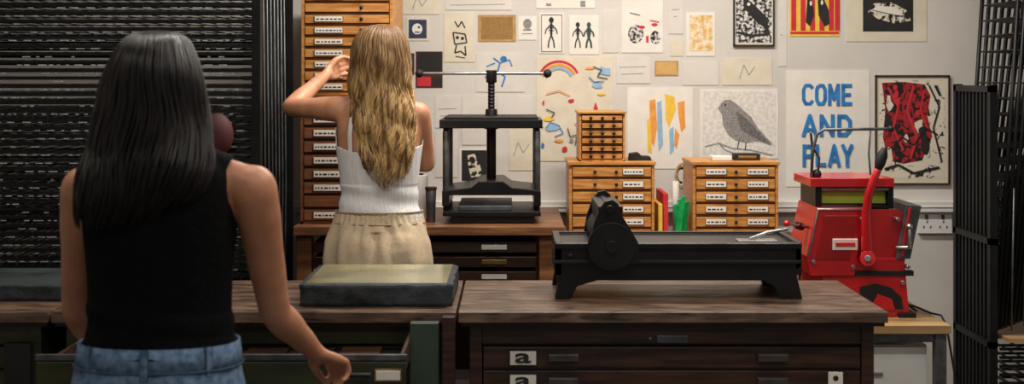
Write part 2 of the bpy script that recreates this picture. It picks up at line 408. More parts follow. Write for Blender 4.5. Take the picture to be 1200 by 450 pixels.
# ---------------- black proofing press on right chest
b = MB(); d = 4.02
f = lambda px: X(px, d)
g = lambda py: Z(py, d)
prof = [(650, 287), (936, 287), (937, 312), (930, 318), (936, 345), (938, 353), (912, 353), (906, 338), (890, 331), (700, 331), (676, 338), (668, 353), (650, 353), (653, 335), (650, 320)]
pp = [(f(x), g(y)) for x, y in prof]
zo = CZ-min(p[1] for p in pp)
pp = [(x, z+zo*(1 if z < 1.0 else .5)) for x, z in pp]
b.prism(pp, 3.99, 4.02, iron); b.prism(pp, 4.26, 4.29, iron)
b.box(f(652), f(936), 4.0, 4.28, 1.035, 1.075, iron)
b.box(f(650), f(937), 3.985, 4.012, g(290), g(283), iron); b.box(f(650), f(937), 4.27, 4.295, g(290), g(283), iron)
b.box(f(651), f(936), 3.9835, 3.987, g(285), g(283.4), steelD)
b.box(f(650), f(937), 3.982, 3.990, g(307), g(303), ironM)
b.box(f(650), f(658), 3.99, 4.29, 1.02, g(282), iron); b.box(f(930), f(937), 3.99, 4.29, 1.02, g(282), iron)
b.box(f(656), f(932), 4.01, 4.27, 1.07, g(286), iron)
car = [(688, 306), (690, 285), (694, 262), (701, 243), (708, 234), (716, 232), (723, 237), (727, 250), (737, 266), (746, 282), (747, 306)]
cp = [(f(x), g(y)) for x, y in car]
b.prism(cp, 3.965, 3.985, iron); b.prism(cp, 4.295, 4.315, iron)
b.cyl((f(715), 3.97, g(276)), (f(715), 4.31, g(276)), .055, ironM, 36)
b.cyl((f(715), 3.955, g(286)), (f(715), 3.966, g(286)), .070, iron, 36); b.cyl((f(715), 3.945, g(286)), (f(715), 3.966, g(286)), .018, iron, 20)
b.cyl((f(713), 3.95, g(243)), (f(713), 4.33, g(243)), .012, iron, 20)
b.box(f(700), f(728), 3.97, 4.31, g(262), g(240), iron)
for x in (668, 695, 740): b.sph((f(x), 3.986, g(298)), (.007, .004, .007), ironM, 8, 6)
b.tube([(f(884), 4.1, g(284)), (f(905), 4.1, g(276)), (f(930), 4.1, g(272))], .005, steel, 8)
b.box(f(868), f(915), 4.06, 4.12, g(286), g(284), steel)
b.build('proofing_press', .003)

# ---------------- desk + cupboard
b = MB(); DX0, DX1 = .98, X(1115, 4.83)
b.box(DX0, DX1, 4.83, 5.5, .69, .72, deskw)
b.box(DX0+.02, DX1-.02, 4.86, 4.88, .655, .69, steelD); b.box(DX0+.02, DX1-.02, 5.44, 5.46, .655, .69, steelD)
for x in (DX0+.01, DX1-.05):
    for y in (4.85, 5.44): b.box(x, x+.04, y, y+.04, 0, .69, steelD)
b.build('desk', .002)
b = MB(); b.box(1.08, 1.495, 4.92, 5.42, 0, .635, plastic); b.box(1.085, 1.49, 4.902, 4.92, .03, .46, plastic); b.box(1.085, 1.49, 4.902, 4.92, .47, .63, plastic); b.box(1.25, 1.33, 4.89, 4.904, .53, .54, steel); b.box(1.25, 1.33, 4.89, 4.904, .40, .41, steel)
b.build('white_pedestal_cupboard', .003)
b = MB(); b.tube([(X(1074, 5.1), 5.1, .726), (1.50, 5.2, .735), (1.53, 5.15, .73), (1.55, 5.05, .726), (1.565, 4.98, .73), (1.575, 4.95, .70), (1.60, 4.92, .5), (1.59, 4.95, .2), (1.58, 5.0, .006), (1.62, 5.3, .006)], .004, ironM, 8); b.build('power_cable', 0)
# ---------------- red press
b = MB(); d = 5.0
f = lambda px, dd=5.0: X(px, dd)
g = lambda py, dd=5.0: Z(py, dd)
DZ = .72
b.prism([(f(966), g(303)), (f(1060), g(303)), (f(1065), DZ+.03), (f(1065), DZ), (f(958), DZ), (f(960), DZ+.02)], 5.0, 5.34, redpaint)
b.prism([(f(1006), g(362)), (f(1058), g(362)), (f(1056), g(348)), (f(1044), g(337)), (f(1026), g(332)), (f(1008), g(336))], 4.993, 5.002, ironM)
b.prism([(f(1018), g(362)), (f(1048), g(362)), (f(1044), g(350)), (f(1028), g(344))], 4.988, 4.995, redpaint)
b.box(f(1052), f(1072), 4.98, 5.36, DZ, DZ+.018, ironM)
b.prism([(f(949), g(322)), (f(944), g(300)), (f(956), g(243)), (f(1012), g(243)), (f(1000), g(322))], 4.985, 5.3, redpaint)
b.prism([(f(955), g(303)), (f(965), g(252)), (f(1004), g(252)), (f(994), g(303))], 4.978, 4.99, pm('red_inner', '#8c1015', '#a0151b', 6, .35))
b.prism([(f(996), g(322)), (f(1010), g(246)), (f(1054), g(246)), (f(1072), g(262)), (f(1060), g(318))], 5.02, 5.32, redpaint)
b.prism([(f(1050), g(303)), (f(1062), g(240)), (f(1079), g(241)), (f(1066), g(303))], 4.99, 5.32, steelD)
b.prism([(f(1054), g(300)), (f(1064), g(243)), (f(1067), g(243)), (f(1057), g(300))], 4.983, 4.995, redpaint)
b.tube([(f(956), 4.982, g(245)), (f(1012), 4.982, g(245))], .004, steel, 8); b.tube([(f(946), 4.982, g(300)), (f(957), 4.982, g(246))], .004, steel, 8)
for (x, y) in ((952, 306), (998, 312), (1008, 256), (1050, 256), (1062, 312), (972, 330), (1056, 330)): b.cyl((f(x), 5.025, g(y)), (f(x), 4.972, g(y)), .008, steel, 6)
b.box(f(974), f(1003), 4.972, 4.99, g(292), g(279), whitep); b.box(f(977), f(1000), 4.969, 4.975, g(288), g(283), redI)
b.box(f(958), f(1070), 4.99, 5.02, g(323), g(317), ironM)
b.box(f(950), f(1048), 5.0, 5.3, g(219), g(209), redpaint)
b.prism([(f(961), g(243)), (f(1046), g(243)), (f(1046), g(219)), (f(961), g(219))], 5.06, 5.28, limep)
b.box(f(966), f(1041), 5.045, 5.065, g(241), g(225), limep); b.box(f(957), f(964), 5.02, 5.28, g(245), g(215), iron); b.box(f(1043), f(1049), 5.02, 5.28, g(245), g(215), iron)
b.cyl((f(964), 5.03, g(222)), (f(1044), 5.03, g(222)), .010, steel, 16); b.cyl((f(964), 5.035, g(243)), (f(1044), 5.035, g(243)), .012, iron, 16)
b.tube([P(1017, 306, 4.96), P(1016, 280, 4.95), P(1015, 250, 4.94), P(1018, 228, 4.93), P(1025, 208, 4.92), P(1030, 196, 4.92)], [.024, .021, .017, .015, .014, .013], redpaint, 14)
b.tube([P(1029, 199, 4.92), P(1031, 192, 4.92), P(1034, 182, 4.92), P(1037, 173, 4.92)], [.013, .019, .020, .009], ironM, 14)
b.cyl(P(1017, 303, 4.93), P(1017, 303, 5.02), .028, redpaint, 24); b.cyl(P(1017, 303, 4.92), P(1017, 303, 4.94), .012, steel, 12)
b.cyl(P(1066, 268, 4.97), P(1066, 292, 4.96), .008, steel, 10); b.sph(P(1066, 266, 4.97), .013, steel); b.cyl(P(1050, 290, 4.99), P(1066, 290, 4.96), .006, steel, 10)
b.tube([P(951, 208, 5.05), P(952, 180, 5.05), P(957, 158, 5.05), P(965, 152, 5.05), P(1040, 151, 5.05)], .006, steelD, 8)
b.tube([P(958, 208, 5.1), P(960, 185, 5.1), P(952, 172, 5.08), P(950, 155, 5.05)], .005, steelD, 8)
b.tube([P(1020, 151, 5.05), P(1018, 180, 5.02), P(1020, 205, 5.02)], .004, steelD, 8)
b.sph(P(1044, 151, 5.05), .012, ironM); b.sph(P(957, 204, 5.06), .018, ironM)
b.cyl(P(948, 266, 5.05), P(922, 262, 5.0), .006, steel, 10); b.sph(P(922, 262, 5.0), .012, redpaint); b.cyl(P(940, 266, 5.05), P(934, 264, 5.03), .014, iron, 12)
b.build('red_platen_press', .003)

# socket
b = MB(); b.box(X(1075, WY), X(1114, WY), WY-.022, WY, Z(273, WY), Z(247, WY), plastic)
for cx in (1085, 1104):
    b.box(X(cx-3, WY), X(cx+1, WY), WY-.026, WY-.02, Z(256, WY), Z(251, WY), steelD)
    for (u, v) in ((0, 259), (-4, 265), (4, 265)): b.box(X(cx+u-.8, WY), X(cx+u+.8, WY), WY-.0235, WY-.02, Z(v+2, WY), Z(v-1, WY), ironM)
b.build('wall_socket', .002)

# ---------------- drying racks
rr_ = random.Random(11)
b = MB(); rx0, rx1, ry0, ry1 = -2.25, -.905, 4.75, 5.45
z = .25; i = 0
while z < 2.32:
    b.box(rx0, rx1-.02, ry0, ry0+.012, z, z+.011, rackm); b.box(rx0, rx1-.02, ry1-.012, ry1, z, z+.009, rackm)
    for x in (rx0, rx1-.03): b.box(x, x+.01, ry0, ry1, z, z+.009, rackm)
    for k in range(24):
        x = rx0+.03+k*.055
        if x < rx1-.04: b.box(x-.002, x+.002, ry0+.002, ry1-.004, z+.009, z+.0125, steel if k % 2 else steelD)
    x = rx0+.01
    dens = .3+.6*rr_.random()
    while x < rx1-.05:
        w = rr_.uniform(.008, .035)
        if rr_.random() < dens: b.box(x, x+w, ry0+.004, ry0+.009, z-.0075, z-.0035, glint)  # added bright dashes under each tray bar, imitating glints
        x += w+rr_.uniform(.006, .03)
    for yy in (ry0+.2, ry0+.45): b.box(rx0, rx1-.02, yy, yy+.004, z+.005, z+.009, rackm)
    b.box(rx1-.03, rx1+.005, ry0-.006, ry0+.03, z-.002, z+.013, rackm)
    z += .0285; i += 1
for x in (rx0-.03, rx1):
    for y in (ry0-.005, ry1-.03): b.box(x, x+.03, y, y+.035, .08, 2.4, rackm)
for k in range(9):
    y = ry0+.05+k*.075
    b.box(rx1-.005, rx1+.012, y, y+.014, .12, 2.38, rackm)
    b.tube([(rx1+.006, y+.03, .2), (rx1+.012, y+.065, 1.2), (rx1+.006, y+.03, 2.35)], .0035, steelD, 6)
for zz in (.08, 2.38):
    b.box(rx0-.03, rx1+.03, ry0, ry0+.035, zz, zz+.03, rackm); b.box(rx0-.03, rx1+.03, ry1-.03, ry1, zz, zz+.03, rackm)
    for x in (rx0-.03, rx1): b.box(x, x+.03, ry0, ry1, zz, zz+.03, rackm)
for x in (rx0, rx1):
    for y in (ry0+.02, ry1-.02): b.cyl((x-.012, y, .035), (x+.012, y, .035), .035, ironM, 16); b.box(x-.01, x+.01, y-.01, y+.01, .035, .09, steelD)
b.build('print_drying_rack', 0)
b = MB(); b.sph(P(254, 158, 4.68), (.058, .045, .075), maroon, 20, 14); b.cyl(P(254, 150, 4.68), P(254, 134, 4.735), .006, maroon, 8); b.box(-1.05, -.98, 4.66, 4.70, 1.32, 1.345, maroon); b.build('knitted_cap', .004)

b = MB(); q0 = 1.845; yA, yB = 5.27, 5.68
for y in (yA, yB):
    b.box(q0, q0+.03, y, y+.03, .08, 1.57, rackm); b.box(2.66, 2.69, y, y+.03, .08, 2.2, rackm)
    b.box(q0, 2.69, y, y+.03, .08, .11, rackm)
for zz in (.08, .55, .95, 1.54): b.box(q0, q0+.03, yA, yB+.03, zz, zz+.025, rackm)
for k in range(9):
    yy = yA+.04+k*.043
    b.box(q0+.008, q0+.018, yy, yy+.016, .1, 1.55, rackm)
for k in range(34):
    bx = q0+.03+k*.016; bz = .62+.006*k
    tx = bx+.10+k*.015; tz = 2.15-.004*k
    for y in (yA, yB):
        b.tube([(bx, y+.01, bz), (tx, y+.01, tz)], .0085, rackm, 6)
        if k % 3 == 0: b.tube([(bx+.05, y-.008, bz), (bx+.06, y-.008, bz+.55)], .0035, steelD, 6)
    n = 24
    for j in range(n+1):
        u = j/n; b.tube([(bx+(tx-bx)*u, yA+.01, bz+(tz-bz)*u), (bx+(tx-bx)*u, yB+.01, bz+(tz-bz)*u)], .0035, rackm, 5)
for k in range(12):
    zz = .18+k*.033
    for y in (yA, yB): b.box(q0+.04, 2.66, y, y+.012, zz, zz+.01, rackm)
    for j in range(13): b.box(q0+.06+j*.06, q0+.066+j*.06, yA, yB, zz+.006, zz+.01, steelD)
b.box(q0+.05, 2.66, yA-.06, yB, .585, .600, deskw)
for x in (q0, 2.66):
    for y in (yA+.015, yB+.015): b.cyl((x, y, .035), (x+.022, y, .035), .035, ironM, 16); b.box(x+.003, x+.018, y-.01, y+.01, .035, .09, steelD)
b.build('print_drying_rack', 0)

# ---------------- wall art
def R(a, c, e, g_): return [(a, c), (e, c), (e, g_), (a, g_)]
def E(cx, cy, rx, ry, n=20, a0=0): return [(cx+rx*math.cos(a0+2*math.pi*i/n), cy+ry*math.sin(a0+2*math.pi*i/n)) for i in range(n)]
def Ls(pts, w):
    out = []
    for (x0, y0), (x1, y1) in zip(pts, pts[1:]):
        dx, dy = x1-x0, y1-y0; l = math.hypot(dx, dy) or 1; nx, ny = -dy/l*w/2, dx/l*w/2
        out.append([(x0+nx, y0+ny), (x1+nx, y1+ny), (x1-nx, y1-ny), (x0-nx, y0-ny)])
    return out
def arc(cx, cy, r, a0, a1, n=10): return [(cx+r*math.cos(math.radians(a0+(a1-a0)*i/n)), cy-r*math.sin(math.radians(a0+(a1-a0)*i/n))) for i in range(n+1)]
def art(name, rect, paper, shapes, frame=None, lift=0):
    b = MB(); x0, y0, x1, y1 = rect; y = WY-.003-lift
    if frame:
        for (a, c, e, g_) in ((x0, y0, x1, y0+1.6), (x0, y1-1.6, x1, y1), (x0, y0, x0+1.6, y1), (x1-1.6, y0, x1, y1)):
            b.box(X(a, WY), X(e, WY), WY-.016, WY-.001, Z(g_, WY), Z(c, WY), frame)
        y = WY-.007
    b.box(X(x0+.3, WY), X(x1-.3, WY), y, WY-.0005, Z(y1-.3, WY), Z(y0+.3, WY), paper)
    for k, (m, poly) in enumerate(shapes):
        yy = y-.0006-.0001*k
        vs = [b.bm.verts.new((X(px, WY), yy, Z(py, WY))) for px, py in poly]
        f = b.bm.faces.new(vs); f.material_index = b.mi(m); f.normal_update()
        if f.normal.y > 0: f.normal_flip()
    return b.build(name, 0, recalc=False)
def S(m, polys): return [(m, p) for p in polys]
def fig(cx, y0, y1, m, w=1.5, arms=1):
    h = y1-y0; s = [(m, E(cx, y0+h*.1, h*.08, h*.1, 12))]
    s += S(m, Ls([(cx, y0+h*.2), (cx, y0+h*.58)], w*1.8)); 
    for q in (.28, .36, .44): s += S(m, Ls([(cx-h*.09, y0+h*q), (cx+h*.09, y0+h*q)], w*.6))
    s += S(m, Ls([(cx, y0+h*.58), (cx-h*.08, y0+h*.8), (cx-h*.1, y0+h)], w)); s += S(m, Ls([(cx, y0+h*.58), (cx+h*.08, y0+h*.8), (cx+h*.1, y0+h)], w))
    s += S(m, Ls([(cx, y0+h*.24), (cx-h*.16, y0+h*.4*arms), (cx-h*.2, y0+h*.55*arms)], w*.8)); s += S(m, Ls([(cx, y0+h*.24), (cx+h*.16, y0+h*.4), (cx+h*.2, y0+h*.55)], w*.8))
    return s
LET = {'C': [[(.95, .24), (.72, .09), (.3, .09), (.12, .28), (.12, .72), (.3, .91), (.72, .91), (.95, .76)]],
 'O': [[(.3, .09), (.7, .09), (.88, .28), (.88, .72), (.7, .91), (.3, .91), (.12, .72), (.12, .28), (.3, .09)]],
 'M': [[(.12, 1), (.12, 0)], [(.14, .08), (.5, .7), (.86, .08)], [(.88, 0), (.88, 1)]],
 'E': [[(.15, 0), (.15, 1)], [(.15, .09), (.95, .09)], [(.15, .5), (.85, .5)], [(.15, .91), (.95, .91)]],
 'A': [[(.05, 1), (.5, .06), (.95, 1)], [(.22, .7), (.78, .7)]],
 'N': [[(.12, 1), (.12, 0)], [(.14, .08), (.86, .92)], [(.88, 1), (.88, 0)]],
 'D': [[(.15, 0), (.15, 1)], [(.15, .09), (.6, .09), (.88, .3), (.88, .7), (.6, .91), (.15, .91)]],
 'P': [[(.15, 0), (.15, 1)], [(.15, .09), (.7, .09), (.88, .2), (.88, .42), (.7, .53), (.15, .53)]],
 'L': [[(.15, 0), (.15, 1)], [(.15, .91), (.95, .91)]], 'Y': [[(.06, 0), (.5, .5), (.94, 0)], [(.5, .5), (.5, 1)]]}
def word(s, x0, x1, y0, y1, m, w):
    n = len(s); pitch = (x1-x0)/(n-.12*1); lw_ = pitch*.86; out = []
    for i, c in enumerate(s):
        ox = x0+i*pitch
        for st in LET[c]:
            pts = [(ox+u*lw_, y0+v*(y1-y0)) for u, v in st]; out += S(m, Ls(pts, w))
            for q in pts[1:-1]: out.append((m, E(q[0], q[1], w/2, w/2, 10)))
    return out
art('moon_print', (476, 20, 503, 48), creamp, [(darkblue, R(479, 23, 500, 45)), (whitep, E(489, 34, 6, 6.5)), (darkblue, E(491, 32, 1.5, 1.5, 8)), (darkblue, R(486, 37, 492, 38.5)), (darkblue, R(488, 40, 494, 44))])
art('mask_drawing', (520, 15, 556, 73), creamp, S(inkp, Ls([(533, 25), (537, 32), (541, 25), (545, 33)], 1.5))+S(inkp, Ls([(531, 38), (545, 40), (547, 50), (533, 52), (531, 38)], 1.6))+S(inkp, Ls([(535, 53), (533, 62), (540, 60), (546, 65), (545, 54)], 1.6))+[(inkp, E(536, 44, 2, 2, 8)), (inkp, E(542, 45, 2, 2, 8))]+S(inkp, Ls([(534, 66), (545, 68)], 1)))
art('tan_postcard', (560, 17, 605, 49), tan, [(pm('tan2', '#8e6b3a', '#9c7946', 60, .8), R(564, 20, 601, 46))])
art('small_etching', (607, 19, 629, 47), whitep, [(greyink, E(618, 28, 5, 6)), (greyink, R(613, 34, 623, 36)), (greyink, R(612, 39, 624, 40))])
art('skeleton_print', (632, 15, 661, 63), whitep, fig(646, 20, 56, inkp, 1.6)+S(inkp, Ls([(634.5, 17.5), (658.5, 17.5), (658.5, 60.5), (634.5, 60.5), (634.5, 17.5)], .6)))
art('two_skeletons_print', (667, 18, 702, 64), whitep, fig(677, 26, 56, inkp, 1.5)+fig(690, 26, 56, pm('grn_ink', '#2f4a3c', rough=.7), 2.2))
art('paper_strip', (628, -12, 697, 10), whitep, [(greyink, R(640, 4, 646, 7)), (greyink, R(680, 1, 686, 8))])
art('dark_red_print', (487, 60, 519, 103), maroon, [(ironM, R(489, 62, 517, 88)), (redI, R(489, 90, 505, 101)), (inkp, R(507, 90, 517, 101))])
art('maroon_card', (470, 62, 486, 88), maroon, [(darkblue, R(472, 64, 484, 74))])
art('blue_runner_sketch', (558, 62, 615, 108), dullp, S(bluei, Ls([(578, 68), (586, 74), (583, 84), (592, 90), (588, 102)], 2))+S(bluei, Ls([(583, 84), (575, 92), (568, 90)], 2))+S(bluei, Ls([(580, 74), (570, 78)], 1.5))+S(bluei, Ls([(586, 74), (597, 70), (600, 78)], 1.5))+[(bluei, E(590, 69, 4, 3.5, 10))])
ch = []
for k, (m, r) in enumerate([(redI, 24), (orangei, 20), (ltblue, 16)]): ch += S(m, Ls(arc(655, 96, r, 25, 160), 3))
for (m, cx, cy, rx, ry) in [(redI, 670, 118, 5, 3), (ltblue, 700, 100, 7, 4), (yellowi, 643, 140, 6, 4), (orangei, 690, 80, 6, 2), (ltblue, 708, 84, 8, 7), (ltblue, 648, 150, 9, 5), (redI, 662, 175, 5, 5), (orangei, 655, 165, 6, 2), (greyink, 670, 165, 3, 4), (ltblue, 682, 140, 2, 8), (redI, 637, 120, 1.5, 3), (yellowi, 705, 110, 5, 2), (bluei, 636, 170, 2, 4), (redI, 698, 125, 3, 5), (orangei, 685, 160, 2, 6), (creamp, 690, 148, 12, 8), (ltblue, 705, 172, 5, 3)]:
    ch.append((m, [(cx+(x-cx)*random.uniform(.5, 1.2), cy+(y-cy)*random.uniform(.5, 1.2)) for x, y in E(cx, cy, rx, ry, 9)]))
for (m, pts) in ((bluei, [(640, 150), (645, 143), (655, 147), (660, 156), (650, 160)]), (inkp, [(695, 78), (705, 82), (700, 90), (712, 92)]), (inkp, [(640, 128), (650, 132), (646, 138)]), (redI, [(673, 145), (690, 150), (700, 142)]), (inkp, [(665, 150), (668, 160), (676, 158), (674, 170)]), (inkp, [(632, 140), (636, 150)]), (bluei, [(690, 90), (696, 96), (708, 95)]), (orangei, [(640, 110), (655, 106), (668, 112)]), (redI, [(690, 170), (700, 165), (708, 172)])): ch += S(m, Ls(pts, 1.1))
art('child_painting', (628, 66, 718, 189), creamp, ch)
art('bird_etching_red', (728, -14, 777, 62), whitep, [(etch, E(745, 40, 9, 11)), (etch, E(768, 44, 6, 8)), (redI, E(752, 32, 4, 2, 8)), (redI, E(767, 29, 4, 2, 8)), (redI, R(757, 42, 760, 50))]+S(greyink, Ls([(738, 15), (750, 18)], 1.5))+S(redI, Ls([(762, 24), (772, 26)], 1.5)))
art('yellow_pattern_print', (804, 14, 838, 66), whitep, [(pm('yel_pat', '#d8a95a', '#e9dcc0', 40, .8, p=(.4, .6)), R(808, 18, 835, 60))])
art('tan_card', (767, 71, 795, 89), tan, [(pm('tan3', '#c9a05f', '#d2ab6b', 30, .8), R(769, 73, 793, 87))])
art('kingfisher_etching', (859, -12, 907, 54), creamp, [(etch, R(862, -8, 904, 50)), (inkp, [(870, -6), (886, 8), (898, 20), (901, 40), (893, 33), (880, 30), (872, 16)]), (etch, [(872, 10), (884, 24), (897, 34), (890, 40), (874, 30)]), (whitep, E(877, 5, 2, 2, 8))]+S(inkp, Ls([(864, 38), (880, 42), (902, 40)], 3)), frame=inkp)
art('red_yellow_poster', (925, -20, 984, 43), yellowi, S(redI, [R(x, -18, x+6, 36) for x in (927, 938, 949, 960, 971, 978)])+S(redI, [R(926, 37, 983, 40)])+S(inkp, [[(946, -4), (952, 2), (954, 18), (949, 31), (944, 26), (945, 10)], [(958, 0), (964, -4), (971, 12), (972, 28), (966, 31), (959, 18)]])+[(whitep, E(950, 4, 1.5, 3, 8)), (whitep, E(963, 3, 1.5, 3, 8))])
art('feather_linocut', (991, -16, 1086, 49), creamp, [(inkp, R(1011, -12, 1070, 37)), (etchC, [(1017, 14), (1024, 4), (1045, 3), (1062, 12), (1067, 24), (1050, 28), (1028, 22)]), (whitep, [(1019, 13), (1028, 7), (1046, 8), (1060, 18), (1040, 17)])]+S(inkp, Ls([(1022, 12), (1058, 20)], 1)))
bird = [(844, 122), (849, 117), (856, 117), (862, 121), (870, 128), (880, 137), (888, 150), (897, 160), (905, 168), (903, 171), (893, 167), (885, 166), (874, 168), (862, 165), (853, 158), (847, 147), (846, 135), (841, 127)]
art('bird_print', (820, 104, 912, 186), whitep, [(pm('pale_grey_ink', '#cfcac4', '#e3dfd9', 60, .8, p=(.4, .6)), R(823, 107, 909, 182)), (greyink, bird), (pm('grey_ink_dark', '#4c4b4b', '#7c7a78', 140, .8, detail=2), [(862, 130), (876, 140), (888, 154), (903, 170), (884, 162), (868, 152)]), (inkp, E(850, 123, 1.3, 1.3, 8))]+S(greyink, Ls([(826, 172), (842, 168), (858, 174), (880, 176), (905, 182)], 1.8))+S(greyink, Ls([(842, 168), (850, 176), (866, 182)], 1.4))+S(inkp, Ls([(866, 165), (864, 174)], 1.2))+S(inkp, Ls([(874, 167), (873, 176)], 1.2)))
art('striped_brush_painting', (735, 102, 812, 198), whitep, [(orangei, [(761, 118), (768, 116), (770, 150), (766, 172), (762, 165)]), (yellowi, [(779, 110), (790, 113), (792, 128), (784, 150), (780, 140)]), (orangei, [(794, 120), (802, 118), (803, 150), (798, 155), (795, 135)]), (ltblue, [(770, 120), (775, 118), (777, 170), (772, 178), (770, 150)]), (yellowi, [(758, 140), (762, 138), (764, 180), (759, 178)]), (ltblue, [(784, 152), (789, 148), (790, 176), (785, 182)]), (orangei, [(791, 150), (796, 158), (793, 175), (790, 170)])])
art('come_and_play_poster', (921, 82, 1019, 219), whitep, word('COME', 940, 999, 98, 124, bluei, 4.2)+word('AND', 940, 998, 134, 160, bluei, 4.6)+word('PLAY', 940, 999, 169, 195, bluei, 4.2))
ra = random.Random(4)
fr = [(etchL, R(1030, 94, 1107, 209)), (etchR, [(1033, 97), (1060, 96), (1083, 99), (1090, 112), (1086, 135), (1092, 160), (1080, 188), (1058, 192), (1040, 188), (1034, 160), (1037, 130)])]
for k in range(16):
    x, y = ra.uniform(1038, 1086), ra.uniform(102, 186); a_ = ra.uniform(0, 3); m_ = (redI, inkp, inkp, etchL)[k % 4]; r_ = ra.uniform(3, 8)
    fr.append((m_, [(x+math.cos(t+a_)*r_*ra.uniform(.4, 1), y+math.sin(t+a_)*r_*ra.uniform(.8, 1.7)) for t in [2*math.pi*q/9 for q in range(9)]]))
for (pts, w_, m_) in (([(1040, 102), (1052, 125), (1046, 150), (1058, 176)], 2.5, redI), ([(1070, 100), (1062, 130), (1074, 160), (1066, 186)], 3, redI), ([(1082, 105), (1078, 130), (1086, 150)], 2.5, redI), ([(1088, 100), (1100, 125), (1093, 150), (1103, 190)], 2.2, inkp), ([(1036, 198), (1052, 193), (1070, 203), (1100, 196)], 3, inkp), ([(1046, 175), (1056, 160), (1070, 170), (1084, 150), (1098, 158)], 2, inkp), ([(1095, 100), (1101, 112)], 3, inkp)): fr += S(m_, Ls(pts, w_))
art('framed_red_black_print', (1025, 88, 1112, 216), creamp, fr, frame=brown)
art('dark_figure_linocut', (538, 174, 573, 214), whitep, [(inkp, R(541, 176, 571, 212)), (etchC, [(548, 182), (556, 180), (562, 192), (566, 206), (552, 208), (549, 196)]), (inkp, E(554, 188, 3, 4, 10))])
for k, r in enumerate([(596, 150, 626, 200), (510, 112, 540, 150), (583, 112, 624, 140), (340, 40, 352, 95), (470, -10, 515, 17), (522, -10, 600, 12), (706, 12, 725, 62), (783, -10, 801, 40), (846, 68, 905, 100), (722, 66, 762, 98), (800, 72, 842, 100), (541, 112, 580, 170), (785, 45, 801, 66), (912, -5, 922, 78), (510, 155, 536, 208)]):
    mx_, my_ = (r[0]+r[2])/2, (r[1]+r[3])/2; sh = []
    if k % 2: sh = S(greyink, Ls([(r[0]+4, my_-3), (r[2]-5, my_-4)], .7))+S(greyink, Ls([(r[0]+6, my_+5), (r[2]-8, my_+4)], .7))
    elif k % 4 == 0 and r[2]-r[0] > 25: sh = S(greyink, Ls([(mx_-9, my_+8), (mx_-4, my_-8), (mx_+2, my_+4), (mx_+9, my_-6)], .9))
    art('blank_paper_sheet', r, dullp if k % 4 else creamp, sh)

# ================= PEOPLE
def catmull(pts, rad, n=6):
    pts = [np.array(p, float) for p in pts]; P0 = [2*pts[0]-pts[1]]+pts+[2*pts[-1]-pts[-2]]; r = [rad[0]]+list(rad)+[rad[-1]]
    op, orr = [], []
    for i in range(1, len(P0)-2):
        for k in range(n):
            t = k/n; a, b_, c, d_ = P0[i-1], P0[i], P0[i+1], P0[i+2]
            op.append(.5*((2*b_)+(-a+c)*t+(2*a-5*b_+4*c-d_)*t*t+(-a+3*b_-3*c+d_)*t**3))
            s = t*t*(3-2*t); orr.append(r[i]*(1-s)+r[i+1]*s)
    op.append(pts[-1]); orr.append(rad[-1]); return [Vector(p) for p in op], orr
def limb(b, pts, rad, m, seg=18):
    p, r = catmull(pts, rad); b.tube(p, r, m, seg); b.sph(p[0], r[0]*.98, m); b.sph(p[-1], r[-1]*.98, m)
def loft(b, rings, m, seg=40, n=5, ex=2.2):   # rings (z,cx,cy,rx,ry)
    A = np.array(rings, float); out = []
    for i in range(len(A)-1):
        for k in range(n):
            t = k/n
            p0, p1, p2, p3 = A[max(i-1, 0)], A[i], A[i+1], A[min(i+2, len(A)-1)]
            out.append(.5*((2*p1)+(-p0+p2)*t+(2*p0-5*p1+4*p2-p3)*t*t+(-p0+3*p1-3*p2+p3)*t**3))
    out.append(A[-1]); rr = []
    for q in out:
        ring = []
        for k in range(seg):
            a = 2*math.pi*k/seg; c, s = math.cos(a), math.sin(a)
            ring.append(b.bm.verts.new((q[1]+q[3]*math.copysign(abs(c)**(2/ex), c), q[2]+q[4]*math.copysign(abs(s)**(2/ex), s), q[0])))
        rr.append(ring)
    for P_, Q in zip(rr, rr[1:]):
        for k in range(seg): b.fc([P_[k], P_[(k+1) % seg], Q[(k+1) % seg], Q[k]], m, True)
    b.fc(rr[0][::-1], m); b.fc(rr[-1], m)
def hand(b, W, dr, s, nn, m, curls=(25, 35, 25), tc=1.0):
    W = Vector(W); dr = Vector(dr).normalized(); s = Vector(s); s = (s-dr*s.dot(dr)).normalized(); n = dr.cross(s)
    if n.dot(Vector(nn)) < 0: n = -n
    for i, (o, L) in enumerate(((.030, .070), (.0100, .079), (-.0100, .073), (-.030, .056))):
        K = W+dr*(.086-.004*abs(i-1))+s*o
        limb(b, [W+s*o*.55, W+dr*.045+s*o*.85, K], [.013, .0125, .0098], m, 10)
        p = K; ang = 0; pts = [K]; rd = [.0092]
        for j, fr_ in enumerate((.45, .31, .24)):
            ang += math.radians(curls[j]*(1+.08*i)); p = p+(dr*math.cos(ang)+n*math.sin(ang)+s*o*.3)*(L*fr_); pts.append(p); rd.append((.0084, .0076, .0064)[j])
        b.tube(pts, rd, m, 10); b.sph(pts[-1], rd[-1], m, 10, 8)
        for q, r_ in zip(pts[:-1], rd): b.sph(q, r_, m, 10, 8)
    t0 = W+s*.018+dr*.018; t1 = W+s*.040+dr*.045+n*.014*tc; t2 = W+s*.046+dr*.075+n*.030*tc; t3 = W+s*.036+dr*.098+n*.045*tc
    limb(b, [t0, t1, t2, t3], [.015, .0125, .0098, .0078], m, 10)
    return n
